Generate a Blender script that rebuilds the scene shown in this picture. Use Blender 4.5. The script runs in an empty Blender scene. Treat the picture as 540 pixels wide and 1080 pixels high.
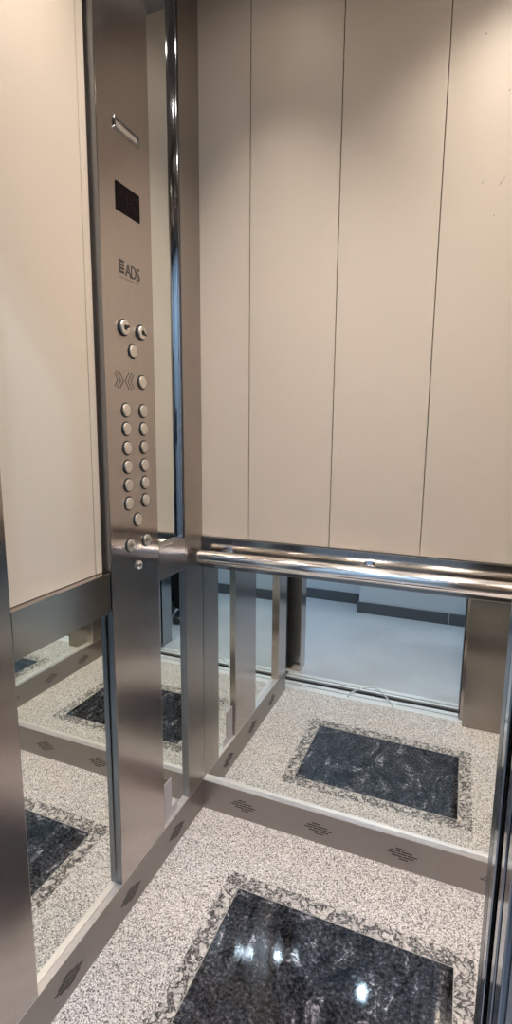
import bpy, bmesh, math, random
from mathutils import Vector, Matrix
random.seed(4)
S = 0.88                                   # layout units -> metres
C = bpy.context.scene.collection
SC = bpy.context.scene

# ------------------------------------------------------------------ materials
def new_mat(name):
    m = bpy.data.materials.new(name); m.use_nodes = True
    nt = m.node_tree; b = nt.nodes['Principled BSDF']
    return m, nt, b
def node(nt, t, **kw):
    n = nt.nodes.new(t)
    for k, v in kw.items():
        if k in n.inputs: n.inputs[k].default_value = v
        else: setattr(n, k, v)
    return n
def coords(nt, scale=(1, 1, 1)):
    tc = nt.nodes.new('ShaderNodeTexCoord'); mp = nt.nodes.new('ShaderNodeMapping')
    mp.inputs['Scale'].default_value = scale
    nt.links.new(tc.outputs['Object'], mp.inputs['Vector'])
    return mp.outputs['Vector']
def ramp(nt, fac, stops, interp='LINEAR'):
    r = nt.nodes.new('ShaderNodeValToRGB'); r.color_ramp.interpolation = interp
    e = r.color_ramp.elements
    while len(e) > 1: e.remove(e[-1])
    e[0].position = stops[0][0]; e[0].color = (*stops[0][1], 1)
    for p, c in stops[1:]:
        x = e.new(p); x.color = (*c, 1)
    nt.links.new(fac, r.inputs['Fac'])
    return r.outputs['Color']
def plain(name, col, rough=.5, metal=0, spec=.5, emit=None, power=0):
    m, nt, b = new_mat(name)
    b.inputs['Base Color'].default_value = (*col, 1); b.inputs['Roughness'].default_value = rough
    b.inputs['Metallic'].default_value = metal; b.inputs['Specular IOR Level'].default_value = spec
    if emit:
        b.inputs['Emission Color'].default_value = (*emit, 1); b.inputs['Emission Strength'].default_value = power
    return m
def brushed(name, col, rough, scale, aniso=0, along=(.05, .05, 1), metal=1):
    m, nt, b = new_mat(name)
    v = coords(nt, scale)
    n = node(nt, 'ShaderNodeTexNoise', Scale=1.0, Detail=3.0); nt.links.new(v, n.inputs['Vector'])
    c = ramp(nt, n.outputs['Fac'], [(.3, tuple(x * .96 for x in col)), (.7, tuple(min(1, x * 1.03) for x in col))])
    nt.links.new(c, b.inputs['Base Color'])
    # blotchy hand marks change the gloss a little
    v2 = coords(nt, (5, 5, 5))
    n2 = node(nt, 'ShaderNodeTexNoise', Scale=1.0, Detail=4.0); nt.links.new(v2, n2.inputs['Vector'])
    mr = node(nt, 'ShaderNodeMapRange'); mr.inputs['To Min'].default_value = rough * .85; mr.inputs['To Max'].default_value = rough * 1.2
    nt.links.new(n2.outputs['Fac'], mr.inputs['Value']); nt.links.new(mr.outputs['Result'], b.inputs['Roughness'])
    b.inputs['Metallic'].default_value = metal
    if aniso:                                     # streak the gloss across the grain; 'along' is the grain direction
        b.inputs['Anisotropic'].default_value = aniso; b.inputs['Anisotropic Rotation'].default_value = .25
        cv = node(nt, 'ShaderNodeCombineXYZ'); cv.inputs[0].default_value, cv.inputs[1].default_value, cv.inputs[2].default_value = along
        nt.links.new(cv.outputs[0], b.inputs['Tangent'])
    return m
M = {}
M['steel_v'] = brushed('brushed_steel_vertical', (.54, .48, .45), .19, (160, 160, 3), .88)
M['steel_front'] = brushed('brushed_front_dim_reflection', (.34, .305, .28), .22, (160, 160, 3), .88)  # darker colour stands for the dark lower wall this steel reflects
M['steel_band'] = brushed('brushed_steel_band', (.47, .43, .405), .16, (160, 160, 4))
M['steel_post'] = brushed('brushed_steel_post', (.42, .38, .35), .33, (160, 160, 3))
M['band_short'] = brushed('brushed_short_band', (.40, .36, .335), .30, (160, 160, 3), .6)
M['band_back'] = brushed('polished_steel_band', (.40, .37, .345), .13, (160, 160, 4))
M['steel_kick'] = brushed('brushed_steel_kick', (.34, .308, .293), .36, (60, 60, 300))
M['ledge'] = brushed('satin_ledge_lit', (.80, .75, .715), .52, (60, 60, 300))  # kick plate top: brightness of the downlights put into a paler colour
M['steel_cool'] = brushed('polished_door_edge', (.31, .32, .35), .12, (500, 500, 4))
M['steel_dark'] = brushed('dark_door_edge', (.10, .095, .105), .25, (500, 500, 4))
M['side_edge'] = brushed('folded_edge_dim_reflection', (.26, .26, .27), .3, (500, 500, 4))  # steel side faces, their dim reflection put into a darker colour
M['chrome'] = plain('polished_chrome', (.38, .39, .42), .09, 1)
M['lock'] = plain('bright_chrome', (.85, .85, .85), .12, 1)
M['rail'] = plain('polished_rail', (.86, .84, .82), .14, 1)
M['alu'] = brushed('aluminium_sill', (.86, .85, .83), .5, (4, 500, 500), 0, (0, 0, 1), .45)
M['mirror'] = plain('silvered_mirror', (.90, .92, .87), .0, 1)
M['dark'] = plain('black_gap', (.008, .008, .009), .6)
M['shaft'] = plain('shaft_black', (.01, .01, .011), .9)
M['display'] = plain('display_glass', (.006, .004, .005), .25, 0, .05)
M['scuff'] = plain('brown_scuff', (.20, .15, .12), .7)
M['segment'] = plain('unlit_segment', (.014, .007, .008), .4, 0, .08)
M['engrave'] = plain('engraved_ink', (.05, .045, .04), .5)
M['btn'] = brushed('button_steel', (.78, .73, .67), .38, (300, 300, 300))
M['film'] = plain('protective_film', (.62, .58, .60), .45)
M['ceiling'] = plain('ceiling_paint', (.24, .235, .25), .5)
M['lens'] = plain('lamp_lens', (1, .97, .9), .3, 0, .5, (1, .90, .80), 40)
M['lens_cool'] = plain('lamp_lens_cool', (1, 1, 1), .3, 0, .5, (.74, .88, 1), 110)
M['landing_wall'] = plain('landing_wall_paint', (.66, .70, .74), .6)
M['joint'] = plain('stone_joint', (.42, .39, .36), .5)
M['skirt'] = plain('dark_skirting_tile', (.10, .105, .115), .35)
M['grout'] = plain('pale_grout', (.6, .6, .6), .7)
M['cloth'] = plain('black_trouser_cloth', (.008, .008, .009), .9, 0, .2)
M['jacket'] = plain('dark_shirt_cloth', (.02, .022, .03), .85, 0, .2)
M['skin'] = plain('skin', (.36, .21, .14), .5)
M['hair'] = plain('hair', (.012, .009, .008), .6)
M['shoe'] = plain('black_shoe', (.01, .01, .01), .35)
M['eye'] = plain('eye_white', (.75, .74, .72), .2)
M['lip'] = plain('lip', (.30, .12, .10), .5)
M['phone'] = plain('phone_glass', (.01, .01, .012), .1)

def laminate(name, col):
    m, nt, b = new_mat(name)
    v = coords(nt, (3, 3, 3))
    n = node(nt, 'ShaderNodeTexNoise', Scale=1.0, Detail=6.0, Roughness=.7); nt.links.new(v, n.inputs['Vector'])
    c = ramp(nt, n.outputs['Fac'], [(.3, tuple(x * .97 for x in col)), (.7, col)])
    nt.links.new(c, b.inputs['Base Color'])
    v2 = coords(nt, (90, 90, 90))
    n2 = node(nt, 'ShaderNodeTexNoise', Scale=1.0, Detail=2.0); nt.links.new(v2, n2.inputs['Vector'])
    bp = node(nt, 'ShaderNodeBump', Strength=.04, Distance=.002); nt.links.new(n2.outputs['Fac'], bp.inputs['Height'])
    nt.links.new(bp.outputs['Normal'], b.inputs['Normal'])
    b.inputs['Roughness'].default_value = .42; b.inputs['Specular IOR Level'].default_value = .4
    return m
M['beige'] = laminate('beige_laminate', (.635, .55, .45))

def granite():
    m, nt, b = new_mat('speckled_granite')
    v = coords(nt)
    vo = node(nt, 'ShaderNodeTexVoronoi', Scale=370.0); nt.links.new(v, vo.inputs['Vector'])
    sp = node(nt, 'ShaderNodeSeparateColor'); nt.links.new(vo.outputs['Color'], sp.inputs['Color'])
    c = ramp(nt, sp.outputs['Red'], [(0, (.11, .095, .085)), (.09, (.25, .22, .205)), (.22, (.48, .435, .40)), (.42, (.72, .66, .62)), (.68, (.92, .865, .82))], 'CONSTANT')
    vb = node(nt, 'ShaderNodeTexNoise', Scale=400.0, Detail=2.0); nt.links.new(v, vb.inputs['Vector'])
    c2 = ramp(nt, vb.outputs['Fac'], [(.34, (.45, .43, .42)), (.5, (1, 1, 1))])
    mx = node(nt, 'ShaderNodeMix', data_type='RGBA', blend_type='MULTIPLY'); mx.inputs[0].default_value = .75
    nt.links.new(c, mx.inputs[6]); nt.links.new(c2, mx.inputs[7]); nt.links.new(mx.outputs[2], b.inputs['Base Color'])
    b.inputs['Roughness'].default_value = .35
    return m
M['granite'] = granite()
def veined():
    m, nt, b = new_mat('veined_border_stone')
    v = coords(nt)
    n = node(nt, 'ShaderNodeTexNoise', Scale=38.0, Detail=4.0, Roughness=.66, Distortion=.5); nt.links.new(v, n.inputs['Vector'])
    c = ramp(nt, n.outputs['Fac'], [(.36, (.70, .645, .60)), (.42, (.78, .72, .67)), (.455, (.40, .37, .35)), (.485, (.035, .032, .030)), (.518, (.04, .036, .034)), (.545, (.50, .46, .43)), (.66, (.76, .70, .65)), (.70, (.25, .23, .21)), (.73, (.66, .61, .56))])
    vo = node(nt, 'ShaderNodeTexVoronoi', Scale=240.0); nt.links.new(v, vo.inputs['Vector'])
    sp = node(nt, 'ShaderNodeSeparateColor'); nt.links.new(vo.outputs['Color'], sp.inputs['Color'])
    c2 = ramp(nt, sp.outputs['Red'], [(0, (.55, .53, .52)), (.3, (.85, .84, .83)), (.6, (1, 1, 1))], 'CONSTANT')
    mx = node(nt, 'ShaderNodeMix', data_type='RGBA', blend_type='MULTIPLY'); mx.inputs[0].default_value = .8
    nt.links.new(c, mx.inputs[6]); nt.links.new(c2, mx.inputs[7]); nt.links.new(mx.outputs[2], b.inputs['Base Color'])
    b.inputs['Roughness'].default_value = .3
    return m
M['border'] = veined()
def blackstone():
    m, nt, b = new_mat('polished_black_granite')
    v = coords(nt)
    n = node(nt, 'ShaderNodeTexNoise', Scale=110.0, Detail=5.0, Roughness=.8); nt.links.new(v, n.inputs['Vector'])
    c = ramp(nt, n.outputs['Fac'], [(.36, (.008, .008, .010)), (.49, (.032, .032, .038)), (.58, (.095, .095, .108)), (.68, (.24, .24, .25))])
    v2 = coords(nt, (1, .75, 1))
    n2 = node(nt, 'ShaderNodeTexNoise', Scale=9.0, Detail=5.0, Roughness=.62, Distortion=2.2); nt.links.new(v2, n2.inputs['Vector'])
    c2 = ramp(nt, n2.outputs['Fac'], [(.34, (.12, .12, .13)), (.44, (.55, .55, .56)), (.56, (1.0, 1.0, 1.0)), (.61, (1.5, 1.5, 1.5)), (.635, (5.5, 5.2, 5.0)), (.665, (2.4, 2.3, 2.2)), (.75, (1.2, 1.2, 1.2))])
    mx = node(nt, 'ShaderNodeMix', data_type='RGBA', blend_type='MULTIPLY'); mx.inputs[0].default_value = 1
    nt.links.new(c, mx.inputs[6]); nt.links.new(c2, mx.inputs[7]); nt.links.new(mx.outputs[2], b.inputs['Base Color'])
    b.inputs['Roughness'].default_value = .05
    return m
M['slab'] = blackstone()
def tilefloor():
    m, nt, b = new_mat('landing_floor_tile')
    v = coords(nt, (1, 1, 1))
    n = node(nt, 'ShaderNodeTexNoise', Scale=3.0, Detail=6.0, Roughness=.65); nt.links.new(v, n.inputs['Vector'])
    c = ramp(nt, n.outputs['Fac'], [(.3, (.44, .455, .475)), (.7, (.52, .53, .55))])
    nt.links.new(c, b.inputs['Base Color']); b.inputs['Roughness'].default_value = .38
    return m
M['tile'] = tilefloor()
def clearplastic():
    m, nt, b = new_mat('clear_plastic')
    b.inputs['Base Color'].default_value = (.85, .88, .9, 1); b.inputs['Roughness'].default_value = .15
    b.inputs['Transmission Weight'].default_value = .35
    return m
M['plastic'] = clearplastic()

# ------------------------------------------------------------------ mesh helpers (layout units)
def box(bm, x0, x1, y0, y1, z0, z1, bev=0):
    vs = [bm.verts.new((x * S, y * S, z * S)) for z in (z0, z1) for x, y in ((x0, y0), (x1, y0), (x1, y1), (x0, y1))]
    f = [bm.faces.new([vs[i] for i in q]) for q in ((3, 2, 1, 0), (4, 5, 6, 7), (0, 1, 5, 4), (1, 2, 6, 5), (2, 3, 7, 6), (3, 0, 4, 7))]
    if bev:
        ed = list({e for q in f for e in q.edges})
        bmesh.ops.bevel(bm, geom=ed, offset=bev * S, segments=2, affect='EDGES', profile=.6)
def B(*boxes, bev=0):
    bm = bmesh.new()
    for b in boxes: box(bm, *b, bev=bev)
    return bm
def prism(bm, pts, z0, z1):                       # vertical prism over a plan outline
    lo = [bm.verts.new((x * S, y * S, z0 * S)) for x, y in pts]; hi = [bm.verts.new((x * S, y * S, z1 * S)) for x, y in pts]
    bm.faces.new(lo[::-1]); bm.faces.new(hi); n = len(pts)
    for i in range(n): bm.faces.new((lo[i], lo[(i + 1) % n], hi[(i + 1) % n], hi[i]))
def lathe(bm, prof, origin, axis, seg=32):        # prof: (radius, height along axis)
    a = Vector(axis).normalized(); t = a.orthogonal().normalized(); u = a.cross(t); o = Vector(origin)
    rings = []
    for r, h in prof:
        if r <= 1e-6: rings.append([bm.verts.new((o + a * h) * S)])
        else: rings.append([bm.verts.new((o + a * h + (t * math.cos(2 * math.pi * k / seg) + u * math.sin(2 * math.pi * k / seg)) * r) * S) for k in range(seg)])
    for p, q in zip(rings, rings[1:]):
        for k in range(seg):
            k2 = (k + 1) % seg
            if len(p) == 1 and len(q) == 1: continue
            if len(p) == 1: bm.faces.new((p[0], q[k2], q[k]))
            elif len(q) == 1: bm.faces.new((p[k], p[k2], q[0]))
            else: bm.faces.new((p[k], p[k2], q[k2], q[k]))
def tube(bm, pts, r, seg=12):
    pts = [Vector(p) for p in pts]; rings = []
    ref = Vector((.31, .12, .94))
    for i, p in enumerate(pts):
        d = (pts[min(i + 1, len(pts) - 1)] - pts[max(i - 1, 0)]).normalized()
        t = d.cross(ref).normalized(); u = d.cross(t)
        rings.append([bm.verts.new((p + (t * math.cos(2 * math.pi * k / seg) + u * math.sin(2 * math.pi * k / seg)) * r) * S) for k in range(seg)])
    for p, q in zip(rings, rings[1:]):
        for k in range(seg): bm.faces.new((p[k], p[(k + 1) % seg], q[(k + 1) % seg], q[k]))
    bm.faces.new(rings[0][::-1]); bm.faces.new(rings[-1])
def obj(name, bm, mat, parent=None, smooth=False, mats=None):
    bmesh.ops.recalc_face_normals(bm, faces=bm.faces)
    me = bpy.data.meshes.new(name); bm.to_mesh(me); bm.free()
    for m in (mats or [mat]): me.materials.append(m)
    if smooth:
        for p in me.polygons: p.use_smooth = True
        try: me.set_sharp_from_angle(angle=math.radians(38))
        except Exception: pass
    o = bpy.data.objects.new(name, me); C.objects.link(o)
    if parent: o.parent = parent
    return o
def tag(o, label, cat, group=None):
    o['label'] = label; o['category'] = cat
    if group: o['group'] = group
    return o
def struct(name, bm, mat, label, cat, parent=None):
    o = obj(name, bm, mat, parent); o['kind'] = 'structure'; o['label'] = label; o['category'] = cat
    return o
def empty(name, label, cat, loc=(0, 0, 0), group=None):
    o = bpy.data.objects.new(name, None); C.objects.link(o); o.empty_display_size = .05
    o.location = Vector(loc) * S; return tag(o, label, cat, group)
def under(child, root):                           # child meshes carry world coordinates: keep them in place
    child.parent = root; child.matrix_parent_inverse = Matrix.Translation(root.location).inverted(); return child

# ------------------------------------------------------------------ dimensions (layout units, camera height 1.45)
W, D, H = 1.19, .985, 2.75
MB = .018                                         # back mirror plane
ML = .02                                          # side mirrors sit this far behind the steel faces
K = .119                                          # kick plate height
Z0, Z1 = .96, 1.070                               # mid band
DH = 2.33                                         # door head

# ------------------------------------------------------------------ floor with inlay
sx0, sx1, sy0, sy1 = .2738, .9158, -.6799, -.2736
bw = .052
def ring(bm, x0, x1, y0, y1, t, z0, z1, tx=None):
    prism(bm, [(x0, y0), (x1, y0), (x1 - t, y0 + t), (x0 + t, y0 + t)], z0, z1)
    prism(bm, [(x1, y0), (x1, y1), (x1 - t, y1 - t), (x1 - t, y0 + t)], z0, z1)
    prism(bm, [(x1, y1), (x0, y1), (x0 + t, y1 - t), (x1 - t, y1 - t)], z0, z1)
    prism(bm, [(x0, y1), (x0, y0), (x0 + t, y0 + t), (x0 + t, y1 - t)], z0, z1)
bm = bmesh.new()
bx0, bx1, by0, by1 = sx0 - bw, sx1 + bw, sy0 - bw, sy1 + bw
prism(bm, [(-.03, -D), (W + .03, -D), (bx1, by0), (bx0, by0)], -.03, 0)
prism(bm, [(W + .03, -D), (W + .03, .03), (bx1, by1), (bx1, by0)], -.03, 0)
prism(bm, [(W + .03, .03), (-.03, .03), (bx0, by1), (bx1, by1)], -.03, 0)
prism(bm, [(-.03, .03), (-.03, -D), (bx0, by0), (bx0, by1)], -.03, 0)
floor = struct('floor', bm, M['granite'], 'speckled pale granite floor of the lift car', 'floor')
bm = bmesh.new(); ring(bm, bx0, bx1, by0, by1, bw - .0022, -.03, 0)
o = obj('border', bm, M['border'], floor); o['label'] = 'dark veined pale stone border'
bm = bmesh.new(); ring(bm, sx0 - .0022, sx1 + .0022, sy0 - .0022, sy1 + .0022, .0022, -.03, 0)
obj('joint', bm, M['joint'], floor)
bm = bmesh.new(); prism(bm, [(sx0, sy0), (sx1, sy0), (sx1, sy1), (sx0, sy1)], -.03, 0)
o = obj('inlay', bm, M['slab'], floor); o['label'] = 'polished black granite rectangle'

# ------------------------------------------------------------------ walls
g = .0013
xs = [-.02, .1775, .4611, .7436, 1.0265, W + .02]
bm = B((-.09, W + .09, .034, .09, -.03, H))
for a, b in zip(xs, xs[1:]): box(bm, a + g, b - g, MB, .0335, Z1 + .001, H, bev=.0012)
struct('wall_back', bm, M['beige'], 'beige laminate back wall with vertical grooves', 'wall')
wb = bpy.data.objects['wall_back']
for x, z, ln, a in ((.894, 2.096, .022, 1.0), (.846, 2.099, .008, .7), (.811, 2.035, .007, .2), (.829, 2.45, .008, 2.4), (.895, 2.307, .006, .5), (.88, 2.013, .006, .9)):
    bm = bmesh.new(); c_, s_ = math.cos(a) * ln / 2, math.sin(a) * ln / 2; n_ = Vector((-math.sin(a), 0, math.cos(a))) * .0011
    P = [Vector((x - c_, MB - .0002, z - s_)), Vector((x + c_, MB - .0002, z + s_))]
    bm.faces.new([bm.verts.new(q * S) for q in (P[0] - n_, P[1] - n_ * .3, P[1] + n_ * .3, P[0] + n_)])
    obj('scuff_mark', bm, M['scuff'], wb)
ys = [-.5085, -.535, -.811, -.95]
bm = B((-.09, -.0345, -.95, .033, -.03, H))
for a, b in zip(ys, ys[1:]): box(bm, -.034, -ML, b + g, a - g, Z1 + .001, H, bev=.0012)
for v in bm.verts:
    if -.54 * S < v.co.y < -.5 * S and v.co.z > 1.06 * S: v.co.y += .012 * (v.co.z / S - .9) / 1.5 * S
struct('wall_left', bm, M['beige'], 'beige laminate left wall beside the control panel', 'wall')
bm = B((W + .0345, W + .09, -.94, .033, -.03, H))
for a, b in ((-.06, -.30), (-.30, -.58), (-.58, -.82)): box(bm, W + ML, W + .034, b + g, a - g, Z1 + .001, H, bev=.0012)
struct('wall_right', bm, M['beige'], 'beige laminate right wall facing the control panel', 'wall')
# front return and head of the car
bm = B((.925, W + .09, -1.0, -.945, 0, H), (-.09, .925, -1.0, -.951, DH, H))
struct('wall_front', bm, M['steel_front'], 'brushed steel front return right of the car entrance', 'wall')
bm = B((-.09, W + .09, -1.0, .09, H, H + .05))
struct('ceiling', bm, M['ceiling'], 'grey ceiling of the lift car', 'ceiling')

# kick plates with diamond vents
def vent_slots(axis, c, zc, face):
    bm = bmesh.new()
    rows = [(.0, .030, 2), (.0, .034, 3), (.012, .034, 3), (.0, .034, 3), (.0, .030, 2)]
    rows = [(1, .030), (2, .034), (3, .030), (2, .034), (1, .030)]
    for i, (n, ln) in enumerate(rows):
        z = zc + (2 - i) * .0092
        for k in range(n):
            a = c + (k - (n - 1) / 2) * (ln + .004) + (i - 2) * .003
            lo, hi = a - ln / 2, a + ln / 2
            if axis == 'x': box(bm, lo, hi, face - .0012, face + .0004, z - .0013, z + .0013)
            else: box(bm, min(face, face + .0012 * SGN) , max(face, face + .0012 * SGN), lo, hi, z - .0013, z + .0013)
    return bm
SGN = 1
kb = struct('baseboard_back', B((0, W, 0, MB - .0005, 0, K - .0025)), M['steel_kick'], 'brushed steel kick plate along the back wall', 'baseboard')
for c in (.170, .457, .745, 1.033): obj('vent', vent_slots('x', c, .056, 0), M['dark'], kb)
kl = struct('baseboard_left', B((-ML + .0005, 0, -.95, -.0005, 0, K - .0025)), M['steel_kick'], 'brushed steel kick plate along the left wall', 'baseboard')
for c in (-.195, -.463, -.728): obj('vent', vent_slots('y', c, .052, 0), M['dark'], kl)
kr = struct('baseboard_right', B((W, W + ML - .0005, -.944, -.0005, 0, K - .0025)), M['steel_kick'], 'brushed steel kick plate along the right wall', 'baseboard')
SGN = -1
for c in (-.195, -.463, -.728): obj('vent', vent_slots('y', c, .052, W), M['dark'], kr)

for par, b_ in ((kb, (0, W, 0, MB - .0005, K - .0024, K)), (kl, (-ML + .0005, 0, -.95, -.0005, K - .0024, K)), (kr, (W, W + ML - .0005, -.944, -.0005, K - .0024, K))):
    obj('ledge', B(b_), M['ledge'], par)['label'] = 'satin top edge, coloured paler for the downlight falling on it'
# mid bands
n = [0]
def trim(bm, mat, label):
    n[0] += 1
    return struct('trim_%d' % n[0], bm, mat, label, 'trim')
trim(B((0.0005, W - .0005, .006, .033, Z0, Z1), bev=.0012), M['band_back'], 'steel band behind the handrail')
trim(B((-.033, 0, -.826, -.5045, Z0, Z1), bev=.0012), M['steel_band'], 'wide steel band under the left beige panel')
trim(B((-.033, 0, -.2655, -.1055, Z0 + .022, Z1 + .018), bev=.0012), M['band_short'], 'short steel band between control panel and corner')
trim(B((W, W + .033, -.82, -.061, Z0, Z1), bev=.0012), M['steel_band'], 'steel band on the right wall')
# posts
trim(B((-.033, 0, -.105, MB - .001, K + .0005, H), bev=.0012), M['steel_post'], 'brushed steel post in the left back corner')
trim(B((-.033, 0, -.95, -.8265, K + .0005, H), bev=.0012), M['steel_v'], 'brushed steel post at the left of the entrance')
trim(B((W, W + .033, -.06, MB - .001, K + .0005, H), bev=.0012), M['steel_v'], 'brushed steel post in the right back corner')
trim(B((W, W + .033, -.944, -.8205, K + .0005, H), bev=.0012), M['steel_v'], 'brushed steel post right of the entrance')
# side of the corner post: rounded above the band to catch highlights, flat below
def bead(z0, z1):
    pts = [(-.033, -.1165), (-.017, -.1165)]
    for k in range(13):
        t = math.pi * (1 - k / 12)
        pts.append((-.0145 + .0125 * math.sin(t), -.1115 + .0048 * math.cos(t)))
    pts += [(-.016, -.1065), (-.033, -.1065)]
    bm = bmesh.new(); prism(bm, pts, z0, z1); return bm
trim(bead(Z1 + .019, H), M['chrome'], 'polished side of the corner post above the short band, rounded to catch highlights')
trim(B((-.033, -.001, -.1073, -.1055, K + .001, Z0 + .021)), M['side_edge'], 'folded side edge of the corner post below the short band')

# ------------------------------------------------------------------ mirrors
def mirror(name, b, label):
    return tag(obj(name, B(b), M['mirror']), label, 'mirror')
mirror('mirror_panel', (.0005, W - .0005, MB, .0335, K - .01, Z0 - .0005), 'wide mirror on the back wall under the handrail')
mirror('mirror_panel', (-.034, -ML, -.8255, -.5045, K - .01, Z0 - .0005), 'mirror on the left wall under the wide steel band')
mirror('mirror_panel', (-.034, -.013, -.2680, -.1078, K - .01, Z0 + .021), 'narrow low mirror between control panel and corner post')
mirror('mirror_panel', (-.034, -ML, -.2680, -.1170, Z1 + .019, H), 'tall narrow mirror right of the button panel')
mirror('mirror_panel', (W + ML, W + .034, -.82, -.061, K - .01, Z0 - .0005), 'mirror on the right wall facing the control panel')
tag(obj('film_patch', B((-.0126, -.0108, -.2640, -.170, .1195, .152), (-.0126, -.0108, -.2640, -.205, .150, .262)), M['film']),
    'pale leftover film patch low on the narrow mirror', 'film')

# ------------------------------------------------------------------ control panel
cop = empty('control_panel', 'tall brushed steel lift control panel with round buttons on left wall', 'control panel', (0, -.385, K + .001))
def cp(name, bm, mat, parent=None, smooth=False, label=None):
    o = obj(name, bm, mat, None, smooth)
    if parent: o.parent = parent
    else: under(o, cop)
    if label: o['label'] = label
    return o
def lean(bm, ymax):                               # the left edge of the panel runs slightly out of plumb
    for v in bm.verts:
        if v.co.y < ymax * S: v.co.y += .0135 * max(0, v.co.z / S - .9) / 1.5 * S
    return bm
cp('side_edge', lean(B((-.033, -.0008, -.5035, -.5012, K + .001, 2.70)), -.4), M['side_edge'], None, False, 'folded side edge, coloured darker for its dim reflection')
cp('faceplate', lean(B((-.033, .0, -.5010, -.2685, K + .001, 2.70), bev=.0014), -.4), M['steel_v'])
def button(y, z, r=.0166, name='button'):
    bm = bmesh.new(); lathe(bm, [(0, .0002), (r + .0034, .0002), (r + .0034, .0016), (r + .0024, .0022), (r + .0006, .0018), (r + .0004, .0012), (0, .0012)], (0, y, z), (1, 0, 0))
    c = cp('collar', bm, M['dark'])
    bm = bmesh.new(); lathe(bm, [(0, .0014), (r, .0014), (r, .0048), (r - .0012, .0060), (r - .0035, .0064), (0, .0062)], (0, y, z), (1, 0, 0))
    b = cp(name, bm, M['btn'], None, True)
    c.parent = b; c.matrix_parent_inverse = Matrix.Identity(4)
    return b
YL, YC, YR = -.4115, -.3725, -.3325
button(YC, 1.653); button(YR, 1.575)
for z in (1.4965, 1.447, 1.3955, 1.345, 1.2945, 1.244): button(YL, z); button(YR, z)
button(YC, 1.193)
for y, sgn in ((YL, 1), (YR, -1)):
    b = button(y, 1.126)
    bm = bmesh.new()                               # door arrows: two small triangles and a bar
    for s in (-1, 1):
        pts = [(.0066, y + s * .0095 * (1 if sgn > 0 else .28), 1.126), (.0066, y + s * .0028 * (1 if sgn > 0 else 3.4), 1.126 + .005), (.0066, y + s * .0028 * (1 if sgn > 0 else 3.4), 1.126 - .005)]
        bm.faces.new([bm.verts.new(Vector(p) * S) for p in pts])
    box(bm, .0062, .0067, y - .0007, y + .0007, 1.118, 1.134)
    cp('arrow_mark', bm, M['engrave'], b)
def keyswitch(y, z, a):
    r = .0182
    bm = bmesh.new(); lathe(bm, [(0, .0002), (r + .0034, .0002), (r + .0034, .003), (r + .001, .004), (r + .0006, .0012), (0, .0012)], (0, y, z), (1, 0, 0))
    c = cp('collar', bm, M['dark'])
    bm = bmesh.new(); lathe(bm, [(0, .0014), (r, .0014), (r, .0075), (r - .0015, .009), (.0075, .0095), (.0070, .0060), (0, .0060)], (0, y, z), (1, 0, 0))
    k = cp('key_switch', bm, M['btn'], None, True)
    c.parent = k; c.matrix_parent_inverse = Matrix.Identity(4)
    bm = bmesh.new(); lathe(bm, [(0, .0061), (.0068, .0061), (.0062, .0080), (0, .0082)], (0, y, z), (1, 0, 0), 20)
    ca, sa = math.cos(a), math.sin(a)
    v = [bm.verts.new(Vector((.0098, y + ca * d - sa * w, z + sa * d + ca * w)) * S) for d, w in ((-.002, -.0034), (.0155, -.0034), (.0155, .0034), (-.002, .0034))]
    bm.faces.new(v)
    cp('keyway', bm, M['dark'], k)
keyswitch(-.411, 1.709, .35); keyswitch(YR, 1.708, -.35)
# lock below the buttons
bm = bmesh.new(); lathe(bm, [(0, .0003), (.0125, .0003), (.0125, .004), (.0095, .0068), (.006, .0072), (.0055, .0045), (0, .0045)], (0, YC, 1.060), (1, 0, 0))
lk = cp('lock_cylinder', bm, M['lock'], None, True)
bm = bmesh.new(); box(bm, .0046, .0052, YC - .0012, YC + .0012, 1.0555, 1.0645); cp('keyhole', bm, M['dark'], lk)
# display
dp = cp('display', B((.0002, .0022, -.424, -.3235, 1.991, 2.058), bev=.0006), M['display'])
bm = bmesh.new()
def seg(y, z, w, h): box(bm, .0022, .0026, y - w / 2, y + w / 2, z - h / 2, z + h / 2)
for yc in (-.372, -.346):
    for dz in (-.018, 0, .018): seg(yc, 2.022 + dz, .014, .0028)
    for dy in (-.0085, .0085):
        for dz in (-.009, .009): seg(yc + dy, 2.022 + dz, .0028, .013)
cp('digit_segments', bm, M['segment'], dp)
# emergency light slot: bright rim with a recessed grey lens
bm = bmesh.new()
y0, y1, z0, z1 = -.4235, -.3205, 2.176, 2.204
for b_ in ((y0, y1, z0, z0 + .004), (y0, y1, z1 - .004, z1), (y0, y0 + .004, z0 + .0041, z1 - .0041), (y1 - .004, y1, z0 + .0041, z1 - .0041)):
    box(bm, .0002, .0045, *b_, bev=.001)
sl = cp('emergency_light', bm, M['chrome'])
cp('light_lens', B((.0002, .0014, y0 + .0045, y1 - .0045, z0 + .0045, z1 - .0045)), plain('frosted_lens', (.24, .21, .185), .75, 0, .2), sl)
# intercom perforation: chevrons pointing at each other
bm = bmesh.new()
for side in (-1, 1):
    for k in range(3):
        for j in range(-3, 4):
            for h in (0, .5):
                q = j + h
                yy = -.4125 + side * (.007 + k * .0125 + abs(q) * .0048 - .003); zz = 1.573 + q * .0066
                if .004 < abs(yy + .4125) < .041: lathe(bm, [(0, .0002), (.0016, .0002), (.0016, .0006), (0, .0006)], (0, yy, zz), (1, 0, 0), 8)
cp('intercom_holes', bm, M['engrave'])
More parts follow.
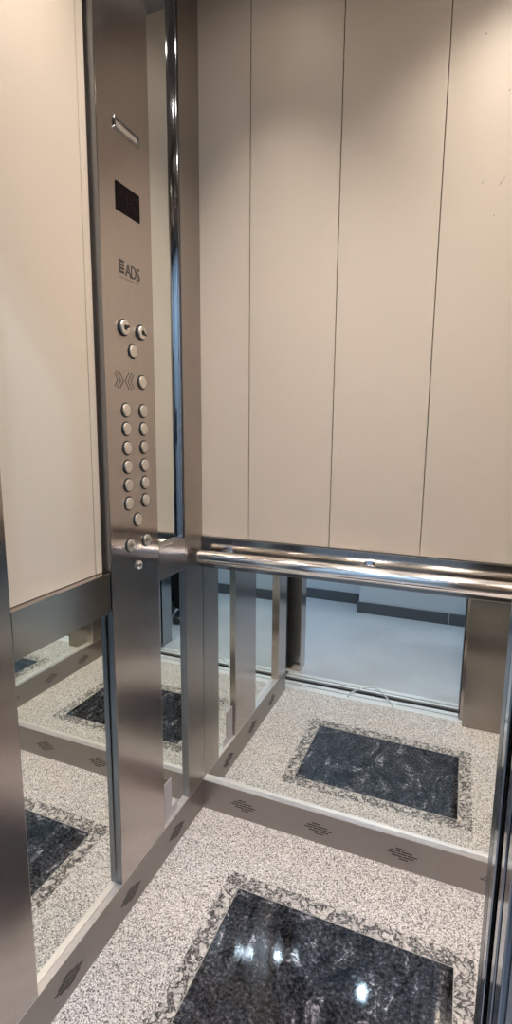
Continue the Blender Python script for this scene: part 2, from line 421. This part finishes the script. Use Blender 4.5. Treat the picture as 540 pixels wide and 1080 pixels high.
# maker's mark: letters and a small striped square, a fine line of marks below
fc = bpy.data.curves.new('logo', 'FONT'); fc.body = 'ADS'; fc.size = .046 * S; fc.extrude = .0002; fc.align_x = 'LEFT'; fc.space_character = .92
fo = bpy.data.objects.new('logo_tmp', fc); C.objects.link(fo)
bpy.context.view_layer.update()
me = bpy.data.meshes.new_from_object(fo.evaluated_get(bpy.context.evaluated_depsgraph_get()))
bpy.data.objects.remove(fo)
lm = Matrix(((0, 0, 1, .0006 * S), (.78, 0, 0, -.393 * S), (0, 1, 0, 1.841 * S), (0, 0, 0, 1)))
me.transform(lm); me.materials.append(M['engrave'])
lo = bpy.data.objects.new('logo_lettering', me); C.objects.link(lo); under(lo, cop)
bm = bmesh.new()
for k in range(4): box(bm, .0003, .0009, -.418, -.398, 1.8435 + k * .0088, 1.8435 + k * .0088 + .0058)
box(bm, .0003, .0009, -.4195, -.4165, 1.8435, 1.876)
cp('logo_emblem', bm, M['engrave'])
bm = bmesh.new()
for k in range(16):
    box(bm, .0003, .0006, -.416 + k * .0051, -.416 + k * .0051 + .0020, 1.8322, 1.8340)
cp('logo_underline', bm, M['engrave'])

# ------------------------------------------------------------------ handrail
hr = empty('handrail', 'round satin steel handrail across the back wall', 'handrail', (.595, 0, 1.013))
bm = bmesh.new(); lathe(bm, [(0, 0), (.019, 0), (.0225, .003), (.0235, .008), (.0235, 1.142), (.0225, 1.147), (.019, 1.15), (0, 1.15)], (.018, -.046, 1.013), (1, 0, 0), 40)
under(obj('rail', bm, M['rail'], None, True), hr)
for x in (.105, .595, 1.085):
    bm = bmesh.new(); lathe(bm, [(0, -.0005), (.024, -.0005), (.024, -.004), (.020, -.006), (.009, -.007), (.009, -.029)], (x, .006, 1.020), (0, 1, 0), 24)
    br = under(obj('bracket', bm, M['chrome'], None, True), hr)

# ------------------------------------------------------------------ sills, door leaves, landing jambs
def sill(name, y0, y1, grooves, label):
    bm = bmesh.new(); bm2 = bmesh.new(); e = [y1] + [v for gr in grooves for v in gr] + [y0]
    for a, b in zip(e[0::2], e[1::2]): box(bm, -.05, 1.30, b, a, -.02, 0, bev=.0008)
    box(bm, -.05, 1.30, y0, y1, -.03, -.0205)
    for p_, q_ in grooves: box(bm2, -.05, 1.30, q_ + .0002, p_ - .0002, -.02, -.003)  # black fill near the top stands for the shade in each slot
    o = tag(obj(name, bm, M['alu']), label, 'door sill'); obj('groove', bm2, M['dark'], o)
    return o
sill('door_sill', -1.066, -.9855, [(-1.029, -1.0355)], 'grooved aluminium sill on the car side of the gap')
sill('door_sill', -1.170, -1.108, [(-1.1295, -1.137)], 'grooved aluminium sill on the landing side of the gap')
tag(obj('gap_shade_fill', B((-.4, 1.7, -1.1075, -1.0665, -.5, -.010)), M['shaft']), 'solid black fill for the shade in the gap between the two sills', 'gap')['kind'] = 'structure'  # gap filled up with black to stand for the shade inside it
def leaf(y0, y1, x0, mat, label, w=.46):
    e = empty('sliding_door_leaf', label, 'door leaf', (x0, (y0 + y1) / 2, .008), 'open sliding door leaves')
    under(obj('panel', B((x0 + .006, x0 + w, y0, y1, .008, DH - .01)), M['steel_v']), e)
    under(obj('leading_edge', B((x0, x0 + .0058, y0, y1, .008, DH - .01), bev=.0015), mat), e)
    return e
leaf(-1.046, -1.006, .9065, M['steel_dark'], 'dark edged door leaf nearest the car, slid open at right')
leaf(-1.074, -1.0475, .9065, M['steel_cool'], 'second door leaf from the car, polished edge, slid open')
leaf(-1.141, -1.121, .9065, M['steel_cool'], 'third door leaf from the car, polished edge, slid open')
leaf(-1.186, -1.158, .9065, M['steel_cool'], 'door leaf nearest the landing, slid open at right')
# landing door frame
fr = empty('landing_door_frame', 'steel landing door frame around the lift entrance', 'door frame', (.46, -1.25, 0))
under(obj('jamb', B((-.075, .012, -1.29, -1.19, 0, DH), bev=.002), M['steel_v']), fr)
under(obj('jamb', B((.918, 1.02, -1.29, -1.19, 0, DH), bev=.002), M['steel_cool']), fr)
under(obj('head', B((-.075, 1.02, -1.29, -1.19, DH + .0005, DH + .09), bev=.002), M['steel_v']), fr)

# clear plastic loop lying on the sill
pts = []
for k in range(25):
    t = k / 24
    x = .345 + .235 * t; arc = math.sin(math.pi * t)
    pts.append((x, -1.04 - .075 * arc + .03 * t, .004 + .03 * arc))
pts = [(.342, -1.00, .004)] + pts + [(.588, -.985, .004)]
bm = bmesh.new(); tube(bm, pts, .0038, 8)
tag(obj('plastic_loop', bm, M['plastic'], None, True), 'thin clear plastic loop lying across the door sill', 'plastic strip')

# ------------------------------------------------------------------ landing
LX0, LX1 = -1.5, 2.3
struct('floor_landing', B((LX0, LX1, -2.75, -1.1705, -.03, 0)), M['tile'], 'pale grey tiled landing floor outside the lift', 'floor')
wl = struct('wall_landing_far', B((LX0, .140, -2.75, -2.56, 0, 2.9), (.141, LX1, -2.75, -2.365, 0, 2.9)), M['landing_wall'], 'pale landing wall with a step in it', 'wall')
sk = struct('baseboard_landing', B((LX0, .128, -2.559, -2.545, .0005, .087), (.1285, .1405, -2.559, -2.350, .0005, .087), (.141, .8175, -2.3645, -2.350, .0005, .087), (.8215, LX1, -2.3645, -2.350, .0005, .087)), M['skirt'], 'dark tile skirting along the landing wall', 'baseboard')
obj('grout_joint', B((.8177, .8213, -2.364, -2.3505, .0005, .087)), M['grout'], sk)
struct('wall_landing_near', B((LX0, -.076, -1.32, -1.195, 0, 2.9), (1.021, LX1, -1.32, -1.195, 0, 2.9), (-.0755, 1.0205, -1.32, -1.195, DH + .091, 2.9)), M['landing_wall'], 'pale landing wall around the lift entrance', 'wall')
struct('wall_landing_left', B((LX0 - .1, LX0 - .0005, -2.75, -1.195, 0, 2.9)), M['landing_wall'], 'pale landing wall left of the lift', 'wall')
struct('wall_landing_right', B((LX1 + .0005, LX1 + .1, -2.75, -1.195, 0, 2.9)), M['landing_wall'], 'pale landing wall right of the lift', 'wall')
struct('ceiling_landing', B((LX0 - .1, LX1 + .1, -2.75, -1.195, 2.9, 2.95)), M['landing_wall'], 'pale landing ceiling', 'ceiling')
# shaft around the door pocket (closes the gap between car and landing)
struct('wall_shaft', B((-.5, -.45, -1.19, .12, -.5, 3.0), (1.70, 1.75, -1.19, .12, -.5, 3.0), (-.449, -.077, -1.1945, -1.1905, -.5, 3.0), (1.0205, 1.699, -1.1945, -1.1905, -.5, 3.0), (-.449, 1.699, -1.19, .12, 2.96, 3.0)), M['shaft'], 'black lift shaft behind the door pocket', 'wall')

# ------------------------------------------------------------------ lamps
def downlight(x, y, z, lens, label, group, energy, col, cone=104, blend=1.0, rr=.034):
    e = empty('recessed_downlight', label, 'ceiling lamp', (x, y, z), group)
    bm = bmesh.new(); lathe(bm, [(rr, -.0005), (rr + .014, -.0005), (rr + .014, -.003), (rr + .003, -.006), (rr, -.004)], (x, y, z), (0, 0, 1), 32)
    under(obj('lamp_ring', bm, M['chrome'], None, True), e)
    bm = bmesh.new(); lathe(bm, [(0, -.0006), (rr - .001, -.0006), (rr - .001, -.0022), (0, -.0026)], (x, y, z), (0, 0, 1), 32)
    under(obj('lamp_lens', bm, lens, None, True), e)
    l = bpy.data.lights.new('lamp_beam', 'SPOT'); l.energy = energy; l.color = col; l.spot_size = math.radians(cone); l.spot_blend = blend; l.shadow_soft_size = rr * S * .9
    o = bpy.data.objects.new('lamp_beam', l); C.objects.link(o); o.location = (0, 0, -.01); o.parent = e
WARM = (1, .91, .83); COOL = (.58, .78, 1)
for x, y, nm, cone, pw in ((.28, -.28, 'left back', 84, 21), (.91, -.28, 'right back', 112, 27), (.28, -.72, 'left front', 116, 33), (.91, -.72, 'right front', 116, 33)):
    downlight(x, y, H, M['lens'], 'warm downlight in the %s corner of the car ceiling' % nm, 'car ceiling downlights', pw, WARM, cone, 1.0)
for x, y, nm in ((.385, -1.82, 'opposite the lift entrance'), (-.75, -1.75, 'added out of view to light the left end'), (1.55, -1.75, 'added out of view to light the right end')):  # both end lamps are added, unseen, to brighten the landing
    downlight(x, y, 2.9, M['lens_cool'], 'cool landing downlight %s' % nm, 'landing downlights', 33, COOL, 150, .5, .017)

w = bpy.data.worlds.new('World'); SC.world = w; w.use_nodes = True
w.node_tree.nodes['Background'].inputs[0].default_value = (.5, .6, .7, 1); w.node_tree.nodes['Background'].inputs[1].default_value = .02

# ------------------------------------------------------------------ the person on the landing, holding the phone into the entrance
def skin_mesh(verts, edges, root, levels=2):
    me = bpy.data.meshes.new('tmp'); me.from_pydata([Vector(v[:3]) * S for v in verts], edges, [])
    o = bpy.data.objects.new('tmp', me); C.objects.link(o)
    o.modifiers.new('s', 'SKIN'); sv = me.skin_vertices[0].data
    for i, v in enumerate(verts):
        r = v[3] if isinstance(v[3], tuple) else (v[3], v[3]); sv[i].radius = (r[0] * S, r[1] * S); sv[i].use_root = (i == root)
    sb = o.modifiers.new('d', 'SUBSURF'); sb.levels = levels; sb.render_levels = levels
    bpy.context.view_layer.update()
    out = bpy.data.meshes.new_from_object(o.evaluated_get(bpy.context.evaluated_depsgraph_get()))
    bpy.data.objects.remove(o); bm = bmesh.new(); bm.from_mesh(out); bpy.data.meshes.remove(out)
    return bm
def taper(bm, pts, seg=10):                       # pts: (x, y, z, r) closed tapered tube
    P = [Vector(p[:3]) for p in pts]; rings = []
    for i, p in enumerate(P):
        d = (P[min(i + 1, len(P) - 1)] - P[max(i - 1, 0)]).normalized(); t = d.orthogonal().normalized(); u = d.cross(t)
        rings.append([bm.verts.new((p + (t * math.cos(2 * math.pi * k / seg) + u * math.sin(2 * math.pi * k / seg)) * pts[i][3]) * S) for k in range(seg)])
    for p, q in zip(rings, rings[1:]):
        best = min(range(seg), key=lambda s: (p[0].co - q[s].co).length)
        for k in range(seg): bm.faces.new((p[k], p[(k + 1) % seg], q[(k + 1 + best) % seg], q[(k + best) % seg]))
    bm.faces.new(rings[0][::-1]); e = rings[-1]
    c = bm.verts.new((P[-1] + (P[-1] - P[-2]).normalized() * pts[-1][3] * .7) * S)
    for k in range(seg): bm.faces.new((e[k], e[(k + 1) % seg], c))
hipL, kneeL, ankL = (1.075, -1.70, .96), (1.062, -1.655, .53), (1.058, -1.665, .085)
hipR, kneeR, ankR = (1.265, -1.74, .96), (1.255, -1.735, .53), (1.215, -1.775, .085)
body_v = [(1.17, -1.72, 1.00, .110), (1.17, -1.715, 1.22, .095), (1.165, -1.71, 1.42, .105), (1.16, -1.70, 1.575, .075), (1.155, -1.685, 1.655, .055), (1.145, -1.66, 1.74, .058),
          (*hipL, .085), (*kneeL, .058), (*ankL, .040), (*hipR, .085), (*kneeR, .058), (*ankR, .040),
          (.985, -1.70, 1.535, .062), (.925, -1.90, 1.33, .043), (.885, -1.715, 1.405, .032), (.878, -1.668, 1.425, (.042, .026)),
          (1.345, -1.735, 1.535, .062), (1.375, -1.76, 1.20, .043), (1.375, -1.70, .94, .030), (1.372, -1.685, .85, (.042, .026)), (.874, -1.622, 1.437, (.040, .020)), (1.372, -1.672, .805, (.038, .020))]
body_e = [(0, 1), (1, 2), (2, 3), (3, 4), (4, 5), (0, 6), (6, 7), (7, 8), (0, 9), (9, 10), (10, 11), (2, 12), (12, 13), (13, 14), (14, 15), (2, 16), (16, 17), (17, 18), (18, 19), (15, 20), (19, 21)]
bm = skin_mesh(body_v, body_e, 0)
# head: ellipsoid with brow, nose, cheeks and chin, turned towards the car (+y, a little to -x)
hc = Vector((1.125, -1.635, 1.832)); yaw_h = .35
def hp(x, y, z): return hc + Vector((x * math.cos(yaw_h) - y * math.sin(yaw_h), x * math.sin(yaw_h) + y * math.cos(yaw_h), z))
nu, nv = 36, 28; grid = []
def head_pt(a, b, s=1.0):
    z = math.cos(b); r = math.sin(b); x, y = r * math.sin(a), r * math.cos(a)
    jaw = 1 - .22 * max(0, -z) ** 1.5
    X, Y, Z = .083 * x * jaw, .103 * y * (jaw if y < 0 else 1 - .06 * max(0, -z)), .128 * z
    if y > 0:
        Y += .024 * math.exp(-((x / .13) ** 2) - ((z + .12) / .16) ** 2) + .006 * math.exp(-((z - .26) / .12) ** 2) * (abs(x) < .7)
        for q in (-.4, .4): Y -= .012 * math.exp(-(((x - q) / .19) ** 2) - ((z - .06) / .11) ** 2)
        Y += .006 * math.exp(-((x / .28) ** 2) - ((z + .47) / .09) ** 2) + .008 * math.exp(-((x / .3) ** 2) - ((z + .85) / .14) ** 2)
    return hp(X * s, Y * s, Z * s)
for j in range(1, nv):
    grid.append([bm.verts.new(head_pt(2 * math.pi * i / nu, math.pi * j / nv) * S) for i in range(nu)])
tp, bt = bm.verts.new(head_pt(0, 0) * S), bm.verts.new(head_pt(0, math.pi) * S)
for p, q in zip(grid, grid[1:]):
    for i in range(nu): bm.faces.new((p[i], q[i], q[(i + 1) % nu], p[(i + 1) % nu]))
for i in range(nu):
    bm.faces.new((tp, grid[0][i], grid[0][(i + 1) % nu])); bm.faces.new((bt, grid[-1][(i + 1) % nu], grid[-1][i]))
for s in (-1, 1):                                  # ears
    pts = []
    for k in range(7):
        t = k / 6 * math.pi * 1.5 - .5; p = hp(s * (.083 + .008 * math.sin(k / 6 * math.pi)), -.008 - .017 * math.cos(t), -.004 + .030 * math.sin(t)); pts.append((*p, .0075))
    taper(bm, pts, 8)
# left hand round the phone, right hand relaxed
def fing(base, d1, d2, d3, ln, r):
    p = Vector(base); pts = [(*p, r)]
    for d, l, k in ((d1, .45, .95), (d2, .32, .88), (d3, .23, .72)):
        p = p + Vector(d).normalized() * ln * l; pts.append((*p, r * k))
    taper(bm, pts, 10)
for k, ln in enumerate((.082, .090, .084, .066)):  # behind and around the far edge of the phone
    b = (.874, -1.630, 1.462 - k * .0205)
    fing(b, (-.55, .25, .02), (-1, .30, 0), (-.75, .75, 0), ln * .95, .0098)
fing((.882, -1.655, 1.405), (.25, .45, .75), (-.1, .95, .6), (-.55, .75, .3), .072, .0115)
for k, ln in enumerate((.078, .086, .080, .064)):
    fing((1.372, -1.655 - k * .02, .835), (0, .06, -1), (-.15, .02, -1), (-.35, 0, -1), ln, .0098)
fing((1.368, -1.652, .885), (-.1, .6, -.7), (-.15, .3, -1), (-.2, .1, -1), .066, .0112)
person = obj('person', bm, M['skin'], None, True)
tag(person, 'person in black trousers standing on the landing holding up a phone', 'person')
bm = skin_mesh([(1.17, -1.72, 1.01, .137), (1.17, -1.72, 1.09, .128), (*hipL[:2], .93, .100), (*kneeL, .078), (1.060, -1.668, .075, .066), (*hipR[:2], .93, .100), (*kneeR, .078), (1.217, -1.778, .075, .066)],
               [(0, 1), (0, 2), (2, 3), (3, 4), (0, 5), (5, 6), (6, 7)], 0)
o = obj('trousers', bm, M['cloth'], person, True); o['label'] = 'black trousers'
bm = bmesh.new(); rings = []
for cx_, cy_, z, rx, ry in ((1.17, -1.720, .90, .186, .158), (1.17, -1.720, .96, .182, .154), (1.17, -1.718, 1.15, .166, .138), (1.168, -1.715, 1.32, .185, .142), (1.165, -1.712, 1.45, .205, .136), (1.165, -1.710, 1.52, .200, .118), (1.162, -1.706, 1.57, .150, .095), (1.160, -1.702, 1.605, .085, .075), (1.158, -1.698, 1.63, .068, .066)):
    rings.append([bm.verts.new(Vector((cx_ + rx * math.cos(2 * math.pi * k / 28), cy_ + ry * math.sin(2 * math.pi * k / 28), z)) * S) for k in range(28)])
for p, q in zip(rings, rings[1:]):
    for k in range(28): bm.faces.new((p[k], p[(k + 1) % 28], q[(k + 1) % 28], q[k]))
bm.faces.new(rings[0][::-1])
taper(bm, [(1.06, -1.705, 1.53, .070), (1.00, -1.705, 1.535, .078), (.965, -1.735, 1.50, .076), (.945, -1.82, 1.415, .068), (.932, -1.872, 1.362, .064), (.925, -1.885, 1.345, .062), (.918, -1.882, 1.337, .060), (.912, -1.862, 1.343, .057), (.905, -1.83, 1.355, .054), (.893, -1.765, 1.385, .046), (.888, -1.735, 1.396, .042)], 18)
taper(bm, [(1.27, -1.715, 1.53, .070), (1.33, -1.735, 1.535, .078), (1.36, -1.745, 1.48, .076), (1.372, -1.757, 1.35, .066), (1.376, -1.76, 1.21, .060), (1.376, -1.735, 1.08, .050), (1.375, -1.712, .985, .043)], 18)
o = obj('shirt', bm, M['jacket'], person, True); o['label'] = 'dark long-sleeved shirt'
for (ax, ay), (tx, ty) in (((1.063, -1.70), (1.035, -1.535)), ((1.22, -1.81), (1.185, -1.65))):
    d = Vector((tx - ax, ty - ay, 0))
    bm = skin_mesh([(ax, ay, .052, (.044, .05)), (ax + d.x * .45, ay + d.y * .45, .045, (.046, .042)), (ax + d.x * .8, ay + d.y * .8, .034, (.048, .032)), (tx, ty, .028, (.038, .025))], [(0, 1), (1, 2), (2, 3)], 0)
    for v in bm.verts: v.co.z = max(v.co.z, .001)
    obj('shoe', bm, M['shoe'], person, True)
bm = bmesh.new(); rows = []
for j in range(0, 15):
    rows.append([])
    for i in range(nu):
        a = 2 * math.pi * i / nu; lim = .36 + .27 * (1 - math.cos(a)) / 2 * 1.0
        rows[-1].append(bm.verts.new((head_pt(a, math.pi * lim * (j + .35) / 14, 1.075)) * S))
for p, q in zip(rows, rows[1:]):
    for i in range(nu): bm.faces.new((p[i], q[i], q[(i + 1) % nu], p[(i + 1) % nu]))
bm.faces.new(rows[0])
obj('hair', bm, M['hair'], person, True)
for s in (-1, 1):
    e = hp(s * .033, .0775, .008)
    bm = bmesh.new(); lathe(bm, [(.0135 * math.sin(math.pi * k / 10), -.0135 * math.cos(math.pi * k / 10)) for k in range(11)], e, hp(0, 1, 0) - hc, 16)
    ey = obj('eye', bm, M['eye'], person, True)
    bm = bmesh.new(); lathe(bm, [(0, .0128), (.006, .0128), (.004, .0142), (0, .0145)], e, hp(0, 1, 0) - hc, 14)
    obj('iris', bm, M['hair'], ey, True)
bm = bmesh.new(); taper(bm, [(*hp(x, .098 - abs(x) * .35, -.060), .0055 - abs(x) * .09) for x in (-.026, -.013, 0, .013, .026)], 8)
obj('mouth', bm, M['lip'], person, True)
# the phone in that hand
ph = empty('phone', 'dark phone held upright in the raised left hand of the person', 'phone', (.852, -1.60, 1.44))
pm = Matrix.Translation(Vector((.858, -1.604, 1.44)) * S) @ Matrix.Rotation(.3848, 4, 'Z')
for nm, b_, mt in (('case', (-.043, .043, -.005, .005, -.092, .092), M['phone']), ('lens_bump', (.012, .036, .0052, .0075, .040, .080), M['steel_dark'])):
    bm = bmesh.new(); box(bm, *b_, bev=.003 if nm == 'case' else .001); bm.transform(pm)
    under(obj(nm, bm, mt), ph)

# ------------------------------------------------------------------ camera (fitted to the photograph)
f, yaw, pitch, roll, cx, cy = 541.4671, .3848, .1607, .0075, .8521, -1.5789
fw = Vector((-math.sin(yaw) * math.cos(pitch), math.cos(yaw) * math.cos(pitch), -math.sin(pitch)))
rt = fw.cross(Vector((0, 0, 1))).normalized(); up = rt.cross(fw)
r2 = math.cos(roll) * rt + math.sin(roll) * up; u2 = -math.sin(roll) * rt + math.cos(roll) * up
cam = bpy.data.cameras.new('camera'); co = bpy.data.objects.new('camera', cam); C.objects.link(co)
mw = Matrix((r2, u2, -fw)).transposed().to_4x4(); mw.translation = Vector((cx, cy, 1.45)) * S
co.matrix_world = mw
cam.sensor_fit = 'VERTICAL'; cam.sensor_height = 36; cam.lens = f / 1080 * 36; cam.clip_start = .005
SC.camera = co

SC.view_settings.view_transform = 'Standard'; SC.view_settings.look = 'None'; SC.view_settings.gamma = 1
SC.view_settings.use_curve_mapping = False; SC.view_settings.exposure = 0.08
SC.cycles.max_bounces = 14; SC.cycles.glossy_bounces = 10; SC.cycles.diffuse_bounces = 5; SC.cycles.transmission_bounces = 8
SC.cycles.caustics_reflective = True; SC.cycles.blur_glossy = 0; SC.cycles.sample_clamp_indirect = 60
